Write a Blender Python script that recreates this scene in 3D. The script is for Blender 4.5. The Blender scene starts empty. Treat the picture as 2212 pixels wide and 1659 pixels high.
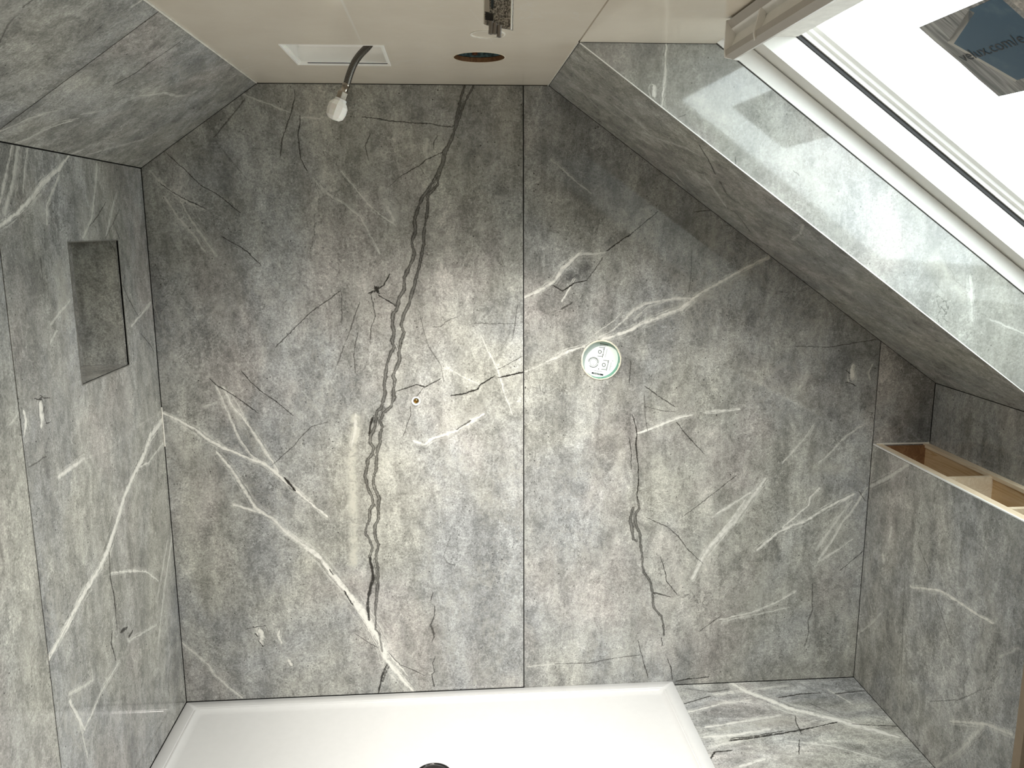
import bpy, bmesh, math, random
import numpy as np
from mathutils import Vector, Matrix
random.seed(7)
sc = bpy.context.scene
COL = sc.collection
# ------------------------------------------------------------------ camera
CAM = np.array([1.0105, -2.8834, 1.7374]); YAW, PIT, ROL, FPX = -0.0730, -0.1887, -0.0037, 1783.86
_f = np.array([-math.sin(YAW)*math.cos(PIT), math.cos(YAW)*math.cos(PIT), math.sin(PIT)])
_r = np.array([math.cos(YAW), math.sin(YAW), 0.0]); _u = np.cross(_r, _f)
RR = math.cos(ROL)*_r + math.sin(ROL)*_u; UU = -math.sin(ROL)*_r + math.cos(ROL)*_u
cd = bpy.data.cameras.new('camera'); cam = bpy.data.objects.new('camera', cd); COL.objects.link(cam)
cd.sensor_fit = 'HORIZONTAL'; cd.sensor_width = 36.0; cd.lens = FPX/2212*36.0; cd.clip_start = 0.02
cam.matrix_world = Matrix(((RR[0], UU[0], -_f[0], CAM[0]), (RR[1], UU[1], -_f[1], CAM[1]), (RR[2], UU[2], -_f[2], CAM[2]), (0, 0, 0, 1)))
sc.camera = cam
# ------------------------------------------------------------------ sky, exposure
w = bpy.data.worlds.new('world'); sc.world = w; w.use_nodes = True
bg = w.node_tree.nodes['Background']; bg.inputs[0].default_value = (0.93, 0.97, 1.0, 1); bg.inputs[1].default_value = 9.5
FILL_W = 22.0; DOWN_W = 200.0; WARM = (1.0, .96, .90)  # strengths and tint of the added fill spots
vs = sc.view_settings
vs.view_transform = 'Standard'; vs.look = 'None'; vs.gamma = 1.0; vs.use_curve_mapping = False; vs.exposure = 0.10
sc.display_settings.display_device = 'sRGB'
sc.cycles.max_bounces = 10; sc.cycles.diffuse_bounces = 6; sc.cycles.glossy_bounces = 4
sc.cycles.transparent_max_bounces = 12; sc.cycles.caustics_reflective = False; sc.cycles.caustics_refractive = False
sc.cycles.sample_clamp_indirect = 8.0

# ------------------------------------------------------------------ room numbers (metres)
H = 2.2; XL2, ZL3 = 0.3917, 1.9297; XR2 = 1.3478; XR, XN = 2.5725, 2.795
SLOPE = 35.664*math.pi/180; TS = math.tan(SLOPE)
ZR9 = H-(XR-XR2)*TS; ZN = H-(XN-XR2)*TS
ZFL = -0.0188; ZTOP = 0.9301; XJ = 1.2629; XTR = 1.8433; YC = -0.6601; YC2 = -1.922; YF = -4.3
X_, Y_, Z_ = np.eye(3)
nR = np.array([-math.sin(SLOPE), 0, -math.cos(SLOPE)]); tR = np.array([math.cos(SLOPE), 0, -math.sin(SLOPE)])
aL = math.atan2(H-ZL3, XL2); tL = np.array([math.cos(aL), 0, math.sin(aL)]); nL = np.array([math.sin(aL), 0, -math.cos(aL)])
LL = XL2/math.cos(aL); SMAX = (XN-XR2)/math.cos(SLOPE); SBOT = SMAX

def plane(O, u, v, n): return dict(O=np.array(O, float), u=np.array(u, float), v=np.array(v, float), n=np.array(n, float))
PL = dict(
    back=plane((0, 0, 0), X_, Z_, -Y_), left=plane((0, 0, 0), Y_, Z_, X_), floor=plane((0, 0, ZFL), X_, Y_, Z_),
    ceil=plane((0, 0, H), X_, Y_, -Z_), knee=plane((XR, 0, 0), Y_, Z_, -X_), eaves=plane((XN, 0, 0), Y_, Z_, -X_),
    lslope=plane((0, 0, ZL3), tL, Y_, nL), rslope=plane((XR2, 0, H), tR, Y_, nR), cheek=plane((0, YC, 0), X_, Z_, -Y_),
    cheek2=plane((0, YC2, 0), X_, Z_, Y_), front=plane((0, YF, 0), X_, Z_, Y_))

def ray(px): return _f + RR*((px[0]-1106)/FPX) - UU*((px[1]-829.5)/FPX)
def hit(px, P, n):
    d = ray(px); return CAM + d*(((P-CAM)@n)/(d@n))
def on(key, px):
    p = PL[key]; h = hit(px, p['O'], p['n']); return (h-p['O'])@p['u'], (h-p['O'])@p['v'], (h-CAM)@_f
def at_y(px, y): return hit(px, np.array([0, y, 0.0]), Y_)
def W(s, y, n):  # window frame coordinates: down the slope, along the room, outwards
    return np.array([XR2, 0, H]) + tR*s + Y_*y - nR*n

# ------------------------------------------------------------------ objects
def tag(o, label=None, cat=None, group=None, kind=None):
    if label: o['label'] = label
    if cat: o['category'] = cat
    if group: o['group'] = group
    if kind: o['kind'] = kind
    return o
def link(name, me, m=None, parent=None):
    o = bpy.data.objects.new(name, me); COL.objects.link(o)
    if m is not None and me is not None: me.materials.append(m)
    if parent is not None: o.parent = parent
    return o
def empty(name, loc):
    o = bpy.data.objects.new(name, None); COL.objects.link(o); o.location = loc; o.empty_display_size = .05; return o
def smooth(me, ang=0.7):
    for p in me.polygons: p.use_smooth = True
    try: me.set_sharp_from_angle(angle=ang)
    except Exception: pass
def from_bm(name, bm, m, parent=None, base=(0, 0, 0), sm=False):
    bmesh.ops.recalc_face_normals(bm, faces=bm.faces)
    bmesh.ops.translate(bm, verts=bm.verts, vec=-Vector(base))
    me = bpy.data.meshes.new(name); bm.to_mesh(me); bm.free()
    if sm: smooth(me)
    return link(name, me, m, parent)
def poly_prism(bm, pts, d):
    """closed polygon of 3-D points swept by vector d"""
    a = [bm.verts.new(p) for p in pts]; b = [bm.verts.new(np.array(p)+d) for p in pts]; n = len(a)
    bm.faces.new(a[::-1]); bm.faces.new(b)
    for i in range(n): bm.faces.new((a[i], a[(i+1) % n], b[(i+1) % n], b[i]))
def box(bm, lo, hi, bev=0.0):
    r = bmesh.ops.create_cube(bm, size=1.0); c = [(l+h)/2 for l, h in zip(lo, hi)]; s = [abs(h-l) for l, h in zip(lo, hi)]
    for v in r['verts']: v.co = Vector([v.co[i]*s[i]+c[i] for i in range(3)])
    if bev > 0:
        es = list({e for v in r['verts'] for e in v.link_edges})
        bmesh.ops.bevel(bm, geom=es, offset=bev, segments=2, affect='EDGES', profile=.5)
def frame_for(axis):
    a = np.array(axis, float); a /= np.linalg.norm(a); h = X_ if abs(a[0]) < .8 else Y_
    e1 = np.cross(a, h); e1 /= np.linalg.norm(e1); return a, e1, np.cross(a, e1)
def lathe(bm, c, axis, prof, n=40, closed=False):
    """prof: (radius, along axis)"""
    a, e1, e2 = frame_for(axis); c = np.array(c, float); rings = []
    for r, h in prof:
        if r < 1e-6: rings.append([bm.verts.new(c+a*h)])
        else: rings.append([bm.verts.new(c+a*h+e1*(r*math.cos(2*math.pi*i/n))+e2*(r*math.sin(2*math.pi*i/n))) for i in range(n)])
    pairs = list(zip(rings[:-1], rings[1:]))
    if closed: pairs.append((rings[-1], rings[0]))
    for A, B in pairs:
        for i in range(n):
            j = (i+1) % n
            if len(A) == 1 and len(B) == 1: continue
            if len(A) == 1: bm.faces.new((A[0], B[j], B[i]))
            elif len(B) == 1: bm.faces.new((A[i], A[j], B[0]))
            else: bm.faces.new((A[i], A[j], B[j], B[i]))
def tube(bm, pts, rad, n=16, cap=True):
    pts = [np.array(p, float) for p in pts]; rad = rad if hasattr(rad, '__len__') else [rad]*len(pts); rings = []; e1 = None
    for k, p in enumerate(pts):
        t = pts[min(k+1, len(pts)-1)]-pts[max(k-1, 0)]; t /= np.linalg.norm(t)
        if e1 is None: _, e1, _ = frame_for(t)
        e1 = e1-t*(e1@t); e1 /= np.linalg.norm(e1); e2 = np.cross(t, e1)
        rings.append([bm.verts.new(p+rad[k]*(e1*math.cos(2*math.pi*i/n)+e2*math.sin(2*math.pi*i/n))) for i in range(n)])
    for A, B in zip(rings[:-1], rings[1:]):
        for i in range(n): bm.faces.new((A[i], A[(i+1) % n], B[(i+1) % n], B[i]))
    if cap: bm.faces.new(rings[0][::-1]); bm.faces.new(rings[-1])
def spline(pts, k=8):
    pts = [np.array(p, float) for p in pts]; q = [2*pts[0]-pts[1]]+pts+[2*pts[-1]-pts[-2]]; out = []
    for i in range(1, len(q)-2):
        for j in range(k):
            t = j/k; a, b, c, d = q[i-1:i+3]
            out.append(.5*((2*b)+(c-a)*t+(2*a-5*b+4*c-d)*t*t+(3*b-a-3*c+d)*t**3))
    return out+[pts[-1]]

# ------------------------------------------------------------------ materials
class NT:
    def __init__(s, name):
        s.m = bpy.data.materials.new(name); s.m.use_nodes = True; s.t = s.m.node_tree; s.p = s.t.nodes['Principled BSDF']; s.out = s.t.nodes['Material Output']
    def put(s, sock, v):
        if v is None: return
        if isinstance(v, bpy.types.NodeSocket): s.t.links.new(v, sock)
        elif hasattr(v, '__len__') and sock.type == 'RGBA': sock.default_value = tuple(v)+((1,) if len(v) == 3 else ())
        else: sock.default_value = v
    def math(s, op, a, b=None, c=None, clamp=False):
        n = s.t.nodes.new('ShaderNodeMath'); n.operation = op; n.use_clamp = clamp
        for i, v in enumerate((a, b, c)): s.put(n.inputs[i], v)
        return n.outputs[0]
    def mix(s, f, a, b, mode='MIX'):
        n = s.t.nodes.new('ShaderNodeMix'); n.data_type = 'RGBA'; n.blend_type = mode
        s.put(n.inputs[0], f); s.put(n.inputs[6], a); s.put(n.inputs[7], b); return n.outputs[2]
    def noise(s, vec, scale, detail=4, rough=.55, dist=0.0, out=0):
        n = s.t.nodes.new('ShaderNodeTexNoise'); s.put(n.inputs['Vector'], vec); n.inputs['Scale'].default_value = scale
        n.inputs['Detail'].default_value = detail; n.inputs['Roughness'].default_value = rough; n.inputs['Distortion'].default_value = dist; return n.outputs[out]
    def voro(s, vec, scale, feat='F1', out='Distance', rnd=1.0):
        n = s.t.nodes.new('ShaderNodeTexVoronoi'); n.feature = feat; s.put(n.inputs['Vector'], vec); n.inputs['Scale'].default_value = scale
        n.inputs['Randomness'].default_value = rnd; return n.outputs[out]
    def ramp(s, v, a, b, lo=0.0, hi=1.0):
        n = s.t.nodes.new('ShaderNodeMapRange'); n.interpolation_type = 'SMOOTHSTEP'; s.put(n.inputs[0], v)
        for i, x in zip((1, 2, 3, 4), (a, b, lo, hi)): s.put(n.inputs[i], x)
        return n.outputs[0]
    def coords(s, scale=(1, 1, 1), loc=None):
        tc = s.t.nodes.new('ShaderNodeTexCoord'); mp = s.t.nodes.new('ShaderNodeMapping'); s.t.links.new(tc.outputs['Object'], mp.inputs[0])
        mp.inputs['Scale'].default_value = scale
        if loc is not None: s.put(mp.inputs['Location'], loc)
        return mp.outputs[0]
    def vmath(s, op, a, b, sc_=None):
        n = s.t.nodes.new('ShaderNodeVectorMath'); n.operation = op; s.put(n.inputs[0], a); s.put(n.inputs[1], b)
        if sc_ is not None: n.inputs['Scale'].default_value = sc_
        return n.outputs[0]
    def attr(s, name):
        n = s.t.nodes.new('ShaderNodeAttribute'); n.attribute_name = name; return n
    def fin(s, col, rough=.5, metal=0.0, spec=.5, **k):
        s.put(s.p.inputs['Base Color'], col); s.put(s.p.inputs['Roughness'], rough); s.put(s.p.inputs['Metallic'], metal); s.put(s.p.inputs['Specular IOR Level'], spec)
        for q, v in k.items(): s.put(s.p.inputs[q.replace('_', ' ')], v)
        return s.m
def plain(name, col, rough=.5, metal=0.0, spec=.5, var=.06, scale=40, **k):
    s = NT(name); c = s.coords(); n = s.noise(c, scale, 5)
    f = s.ramp(n, .3, .7, 1-var, 1+var); cc = s.mix(1.0, col, s.mix(0.0, (1, 1, 1), (1, 1, 1)), 'MULTIPLY')
    cv = s.t.nodes.new('ShaderNodeCombineColor')
    for i in range(3): s.t.links.new(f, cv.inputs[i])
    return s.fin(s.mix(1.0, cc, cv.outputs[0], 'MULTIPLY'), rough, metal, spec, **k)

def marble(name, stretch, rough=.055, bright=1.50, spec=.6, gate=.0042, con=1.0):
    """polished grey limestone print: mottled base, specks, traced veins carried by vertex attributes"""
    s = NT(name)
    oi = s.t.nodes.new('ShaderNodeObjectInfo'); off = s.t.nodes.new('ShaderNodeCombineXYZ'); r7 = s.math('MULTIPLY', oi.outputs['Random'], 37.0)
    for i in range(3): s.t.links.new(r7, off.inputs[i])
    c = s.coords(stretch, off.outputs[0]); c1 = s.coords((1, 1, 1), off.outputs[0])
    big = s.noise(c, 1.7, 4, .6, .4); big2 = s.noise(s.vmath('ADD', c, (9, 3, 5)), 2.6, 3, .55, .3)
    base = s.mix(s.ramp(big, .36, .64), (.176, .180, .180), (.212, .210, .188))
    base = s.mix(s.ramp(big2, .50, .70, 0, .85), base, (.222, .209, .196))
    med = s.noise(c, 15, 10, .74, .6); fine = s.noise(c1, 130, 5, .72); fine2 = s.noise(s.vmath('ADD', c1, (3, 8, 1)), 42, 6, .7, .5); fine3 = s.noise(s.vmath('ADD', c1, (2, 2, 9)), 230, 3, .65)
    f = s.math('MULTIPLY', s.ramp(med, .36, .64, .72, 1.27), s.ramp(fine, .28, .72, .80, 1.21))
    f = s.math('MULTIPLY', f, s.ramp(fine2, .3, .7, .84, 1.16))
    f = s.math('MULTIPLY', f, s.ramp(fine3, .32, .68, .78, 1.22))
    strk = s.noise(s.coords((7, 7, .9), off.outputs[0]), 1.0, 6, .62, .6); f = s.math('MULTIPLY', f, s.ramp(strk, .32, .68, .76, 1.22))
    dst = s.vmath('ADD', c1, s.vmath('SCALE', s.noise(c1, 38, 3, .6, 0, 1), (0, 0, 0), .035))
    ed = s.voro(dst, 46, 'DISTANCE_TO_EDGE'); rg = s.math('MULTIPLY', s.ramp(ed, 0.0, .085, .55, 0.0), s.math('MULTIPLY', s.ramp(s.noise(c1, 7, 4, .6), .46, .62), s.ramp(s.noise(c1, 60, 3, .6), .38, .6)))
    f = s.math('ADD', f, rg)
    pit = s.voro(s.vmath('ADD', c1, (1.3, 5, 2)), 48); pm = s.math('MULTIPLY', s.ramp(pit, .07, .14, 1.0, 0.0), s.ramp(s.noise(c1, 17, 2), .5, .62))
    f = s.math('MULTIPLY', f, s.math('SUBTRACT', 1.0, s.math('MULTIPLY', pm, .9)))
    spk = s.noise(s.vmath('ADD', c1, (7, 7, 2)), 150, 2, .5); f = s.math('MULTIPLY', f, s.ramp(spk, .25, .34, .40, 1.0))
    if con != 1.0: f = s.math('ADD', s.math('MULTIPLY', f, con), 1.0-con)
    fc = s.t.nodes.new('ShaderNodeCombineColor')
    for i in range(3): s.t.links.new(s.math('MULTIPLY', f, bright), fc.inputs[i])
    col = s.mix(1.0, base, fc.outputs[0], 'MULTIPLY')
    # faint natural wisps and hairline cracks
    wn = s.noise(c, 5.0, 7, .6, 1.2); wm = s.math('MULTIPLY', s.ramp(s.math('ABSOLUTE', s.math('SUBTRACT', wn, .5)), 0.0, .018, .5, 0.0), s.ramp(s.noise(s.vmath('ADD', c, (4, 1, 8)), 3.2, 3), .45, .65))
    col = s.mix(wm, col, (.40, .395, .365))
    w3 = s.noise(s.vmath('ADD', c, (1, 9, 4)), 11.0, 6, .65, 1.0); wm3 = s.math('MULTIPLY', s.ramp(s.math('ABSOLUTE', s.math('SUBTRACT', w3, .5)), 0.0, .022, .42, 0.0), s.ramp(s.noise(s.vmath('ADD', c, (6, 4, 1)), 2.4, 4), .42, .62))
    col = s.mix(wm3, col, (.42, .41, .38))
    cn = s.noise(s.vmath('ADD', c, (2, 6, 3)), 3.6, 6, .62, .8); cm = s.math('MULTIPLY', s.ramp(s.math('ABSOLUTE', s.math('SUBTRACT', cn, .53)), 0.0, .006, .6, 0.0), s.ramp(s.noise(s.vmath('ADD', c, (8, 2, 6)), 4.5, 3), .52, .64))
    col = s.mix(cm, col, (.05, .05, .045))
    cv_ = s.noise(s.vmath('ADD', c, (3, 3, 7)), 2.1, 5, .55, 1.6); cl_ = s.math('MULTIPLY', s.ramp(s.math('ABSOLUTE', s.math('SUBTRACT', cv_, .5)), 0.0, .05, .5, 0.0), s.ramp(s.noise(c, 40, 6, .75, 1.0), .40, .68))
    col = s.mix(cl_, col, (.40, .395, .36))
    # tone areas (cloudy light or dark bands of the print)
    tn = s.attr('tone').outputs['Fac']; tn2 = s.math('MULTIPLY', tn, s.ramp(s.noise(c1, 44, 7, .75, .8), .34, .62, .25, 1.4))
    col = s.mix(s.math('MAXIMUM', tn2, 0.0, clamp=True), col, (.50, .49, .43))
    col = s.mix(s.math('MULTIPLY', s.math('MINIMUM', tn2, 0.0), -1.0, clamp=True), col, (.055, .055, .055))
    def vein(an, amp_f, amp_m, soft, wmul=1.0, halo=0):
        a = s.attr(an); sp = s.t.nodes.new('ShaderNodeSeparateColor'); s.t.links.new(a.outputs['Color'], sp.inputs[0])
        A, B, Wd, S = sp.outputs[0], sp.outputs[1], sp.outputs[2], a.outputs['Alpha']
        n1 = s.math('SUBTRACT', s.noise(c1, 110, 3, .6), .5); n2 = s.math('SUBTRACT', s.noise(c1, 34, 3, .6), .5)
        wob = s.math('ADD', s.math('MULTIPLY', n1, amp_f), s.math('MULTIPLY', n2, amp_m))
        d = s.math('ABSOLUTE', s.math('ADD', A, wob)); g = s.ramp(B, s.math('ADD', Wd, gate*.6), s.math('ADD', Wd, gate), 1.0, 0.0)
        wv = s.math('MULTIPLY', Wd, s.ramp(s.noise(c1, 30, 2), .3, .7, .6*wmul, 1.35*wmul))
        v = s.ramp(d, s.math('MULTIPLY', wv, soft), s.math('ADD', s.math('MULTIPLY', wv, 1.25), .0008), 1.0, 0.0)
        if soft > 0.2:
            hol = s.math('MULTIPLY', s.math('GREATER_THAN', S, .985), s.ramp(d, s.math('MULTIPLY', wv, .30), s.math('MULTIPLY', wv, .62), .45, 0.0)); v = s.math('MULTIPLY', v, s.math('SUBTRACT', 1.0, hol))
        ok = s.math('MULTIPLY', S, s.math('GREATER_THAN', Wd, 1e-5)); v = s.math('MULTIPLY', v, g)
        if halo:
            sx = s.t.nodes.new('ShaderNodeSeparateXYZ'); s.t.links.new(c1, sx.inputs[0]); al = s.math('MULTIPLY', s.math('ADD', sx.outputs[0], s.math('ADD', sx.outputs[1], s.math('MULTIPLY', sx.outputs[2], .8))), 9.0)
            cv3 = s.t.nodes.new('ShaderNodeCombineXYZ'); s.put(cv3.inputs[0], s.math('MULTIPLY', s.math('ADD', A, wob), 330.0)); s.put(cv3.inputs[1], al); s.put(cv3.inputs[2], s.math('MULTIPLY', sx.outputs[0], 7.0))
            st = s.noise(cv3.outputs[0], 1.0, 4, .62, .3)
            h = s.math('MULTIPLY', s.ramp(s.math('ADD', B, s.math('MULTIPLY', n2, .014)), 0.0, s.math('ADD', s.math('MULTIPLY', Wd, halo), .003), .95, 0.0), s.ramp(st, .47, .64))
            v = s.math('MAXIMUM', s.math('MULTIPLY', v, s.ramp(st, .30, .52, .60, 1.0)), h)
        return s.math('MULTIPLY', v, s.math('MULTIPLY', ok, 1.3 if halo else 1.0), clamp=True)
    vl = s.math('MULTIPLY', vein('vl', .006, .011, 0.1, 1.45, 5.0), s.ramp(s.noise(c1, 60, 4, .7), .28, .6, .55, 1.25), clamp=True)
    col = s.mix(vl, col, (.74, .73, .68))
    vd = s.math('MULTIPLY', vein('vd', .0065, .007, .35), s.ramp(s.noise(c1, 70, 3, .7), .25, .45, .6, 1.1), clamp=True)
    col = s.mix(vd, col, (.024, .022, .019))
    return s.fin(col, rough, 0.0, spec)
M = {}
M['marble_v'] = marble('grey_stone_laminate', (1, 1, .62))
M['marble_c'] = marble('grey_stone_laminate_lit', (1, 1, .62), bright=1.42, con=.55)  # same laminate, contrast softened in the colour for the strongly lit cheek
M['marble_s'] = marble('grey_stone_laminate_slope', (1, .7, 1), rough=.16)
M['marble_f'] = marble('grey_stone_laminate_floor', (.6, 1.2, 1), bright=1.75)
M['dark'] = plain('joint_black', (.012, .011, .010), .7)
M['plaster'] = plain('white_plaster', (.74, .72, .68), .8)
M['plaster_warm'] = plain('pink_plasterboard', (.62, .47, .38), .85)
def ceiling_mat():
    s = NT('cream_gloss_laminate'); c = s.coords(); a = s.noise(c, 3.2, 6, .6, 1.0)
    v = s.math('MULTIPLY', s.ramp(s.math('ABSOLUTE', s.math('SUBTRACT', a, .5)), 0, .012, .5, 0), s.ramp(s.noise(s.vmath('ADD', c, (5, 1, 2)), 2.3, 3), .5, .65))
    col = s.mix(s.ramp(s.noise(c, 6, 6, .65), .3, .7), (.76, .695, .59), (.80, .74, .635)); col = s.mix(v, col, (.80, .78, .72)); a_ = s.attr('vl'); sp = s.t.nodes.new('ShaderNodeSeparateColor'); s.t.links.new(a_.outputs['Color'], sp.inputs[0])
    vv = s.math('MULTIPLY', s.math('MULTIPLY', s.ramp(sp.outputs[1], 0.0, s.math('ADD', s.math('MULTIPLY', sp.outputs[2], 2.0), .0025), 1.0, 0.0), a_.outputs['Alpha']), s.math('GREATER_THAN', sp.outputs[2], 1e-5)); col = s.mix(vv, col, (.88, .87, .82))
    return s.fin(col, .13, 0, .5)
M['ceil'] = ceiling_mat()
M['white_gloss'] = plain('white_acrylic', (.60, .598, .59), .18, var=.01)
M['white_frame'] = plain('white_lacquer', (.80, .79, .76), .35, var=.015)
M['grey_frame'] = plain('warm_grey_plastic', (.42, .39, .35), .4, var=.02)
M['rubber'] = plain('black_rubber', (.008, .006, .006), .6)
M['bright_white'] = plain('bright_white', (.94, .93, .90), .4, var=.01)
M['tube_grey'] = plain('tube_grey', (.20, .18, .16), .4)
M['niche_edge'] = plain('niche_edge', (.16, .155, .14), .4)
M['nickel'] = plain('tarnished_nickel', (.34, .30, .25), .24, 1.0, var=.25)
M['strip_blue'] = plain('dark_blue_strip', (.02, .035, .045), .4)
M['post'] = plain('pale_brown_edge', (.25, .19, .13), .6)
M['chrome'] = plain('chrome', (.55, .55, .56), .08, 1.0, var=.02)
M['dark_chrome'] = plain('dark_chrome', (.035, .033, .033), .1, .6, var=.1)
M['brass'] = plain('brass', (.50, .34, .14), .28, 1.0, var=.1)
M['copper'] = plain('copper', (.55, .23, .12), .35, 1.0, var=.2)
M['white_plastic'] = plain('white_plastic', (.92, .91, .86), .45, var=.02, Subsurface_Weight=.15)
M['cream'] = plain('cream_filler', (.72, .68, .56), .7, var=.1)
M['green'] = plain('pale_green_plastic', (.05, .27, .18), .3, var=.05)
M['mint'] = plain('mint_white_plastic', (.90, .95, .925), .35, var=.01)
M['ink'] = plain('black_ink', (.012, .012, .014), .6)
M['greyink'] = plain('grey_ink', (.18, .18, .19), .6)
M['foil'] = plain('teal_foil', (.13, .22, .24), .35, .3, var=.6, scale=90)
M['silicone'] = plain('white_silicone', (.74, .72, .66), .5, var=.1)
def wood(name, c1, c2, axis):
    s = NT(name); sc_ = [22, 22, 22]; sc_[axis] = 1.6; c = s.coords(tuple(sc_)); n = s.noise(c, 1.0, 6, .6, 1.6)
    g = s.math('FRACT', s.math('MULTIPLY', n, 5.0)); f = s.ramp(g, .1, .9)
    return s.fin(s.mix(f, c1, c2), .6, 0, .3)
M['ply'] = wood('plywood', (.52, .35, .18), (.63, .46, .27), 1)
M['subfloor'] = wood('pale_chipboard', (.40, .32, .23), (.46, .37, .27), 0)
M['pine'] = wood('pale_pine', (.66, .53, .37), (.74, .62, .46), 1)
M['ply_dark'] = wood('brown_plywood', (.20, .10, .045), (.28, .15, .07), 1)
M['ply_edge'] = wood('rough_wood_edge', (.16, .09, .035), (.34, .22, .10), 2)
def glassmat(name, tint, refl):
    s = NT(name); tr = s.t.nodes.new('ShaderNodeBsdfTransparent'); tr.inputs[0].default_value = tint
    gl = s.t.nodes.new('ShaderNodeBsdfGlossy'); gl.inputs['Roughness'].default_value = .02
    lw = s.t.nodes.new('ShaderNodeLayerWeight'); lw.inputs[0].default_value = .5; mx = s.t.nodes.new('ShaderNodeMixShader')
    fr = s.math('ADD', s.math('MULTIPLY', s.math('POWER', lw.outputs['Facing'], 5.0), .9), .04)
    s.t.links.new(s.math('MULTIPLY', fr, refl), mx.inputs[0]); s.t.links.new(tr.outputs[0], mx.inputs[1]); s.t.links.new(gl.outputs[0], mx.inputs[2]); s.t.links.new(mx.outputs[0], s.out.inputs[0]); return s.m
M['glass'] = glassmat('window_glass', (.93, .96, .95, 1), 1.0)
def clear_plastic():
    s = NT('cloudy_clear_plastic'); c = s.coords(); tr = s.t.nodes.new('ShaderNodeBsdfTransparent'); tr.inputs[0].default_value = (.50, .48, .45, 1)
    n = s.ramp(s.noise(c, 420, 5, .75), .38, .62, .5, .95); s.put(s.p.inputs['Base Color'], s.mix(s.ramp(s.noise(c, 300, 5, .7), .4, .62), (.05, .045, .04), (.60, .57, .52))); s.p.inputs['Roughness'].default_value = .12
    mx = s.t.nodes.new('ShaderNodeMixShader'); s.t.links.new(n, mx.inputs[0]); s.t.links.new(tr.outputs[0], mx.inputs[1]); s.t.links.new(s.p.outputs[0], mx.inputs[2]); s.t.links.new(mx.outputs[0], s.out.inputs[0]); return s.m
M['clear'] = clear_plastic()
def braid():
    s = NT('braided_steel'); c = s.coords(); wv = s.t.nodes.new('ShaderNodeTexWave'); wv.inputs['Scale'].default_value = 130; wv.bands_direction = 'DIAGONAL'; wv.inputs['Distortion'].default_value = 1.0; s.t.links.new(c, wv.inputs[0])
    ch = s.t.nodes.new('ShaderNodeTexChecker'); ch.inputs['Scale'].default_value = 420; s.t.links.new(c, ch.inputs[0])
    f = s.math('MULTIPLY', wv.outputs['Fac'], s.math('ADD', s.math('MULTIPLY', ch.outputs['Fac'], .4), .6))
    return s.fin(s.mix(f, (.035, .032, .028), (.27, .25, .22)), .38, .8)
M['braid'] = braid()

# ------------------------------------------------------------------ traced print of the panels (photo pixels, laid on each panel's plane)
VE = {}
def _pairs(st): 
    a = [float(x) for x in st.replace(';', ',').split(',')]; return [(a[i], a[i+1]) for i in range(0, len(a), 2)]
def V(key, cls, rows, asp=None):
    d = VE.setdefault(key, {}); d.setdefault(cls, []); 
    if asp: d['asp'] = asp
    for r in rows.strip().split('\n'):
        wd, st, pts = r.split('|'); d[cls].append((float(wd), float(st), _pairs(pts)))
CRACK_A = '1004,185;996,210;986,253;983,276;976,302;958,329;956,352;943,380;928,405;913,426;902,451;896,474;897,502;889,524;895,545;891,562;884,577;877,590;873,600;872,628;862,643;858,666;849,679;847,702;852,717;847,737;852,750;844,762;837,780;834,800;830,833;832,851;824,881;814,889;809,924;801,940;800,956;807,968;804,981;795,991;793,1011;789,1027;792,1047;798,1062;804,1072;807,1090;798,1102;798,1123;792,1135;789,1153;797,1163;804,1181;802,1191;797,1203'
CRACK_B = '1023,185;1011,208;999,233;989,264;984,278;963,327;958,352;948,378;945,398;934,412;925,421;923,451;920,476;915,507;915,529;910,555;902,588;897,610;887,643;882,661;872,679;867,702;872,719;864,742;862,762;864,778;854,800;849,813;854,821;849,848;852,859;844,879;829,892;821,909;826,922;821,937;821,952;817,968;814,986;812,1016;807,1027;807,1047;809,1054;814,1064;819,1077;817,1100;818,1120;811,1135;809,1153;812,1166;818,1176;813,1196;812,1209;816,1226;817,1254;814,1280;812,1302;811,1322;812,1348;811,1360;819,1368;824,1393;826,1406'
def _shift(st, dx, jit, seed):
    r = random.Random(seed); return ';'.join('%.1f,%.1f' % (x+dx+r.uniform(-jit, jit), y+r.uniform(-2, 2)) for x, y in _pairs(st))
_half = lambda st, a, b: ';'.join(st.split(';')[a:b])
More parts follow.
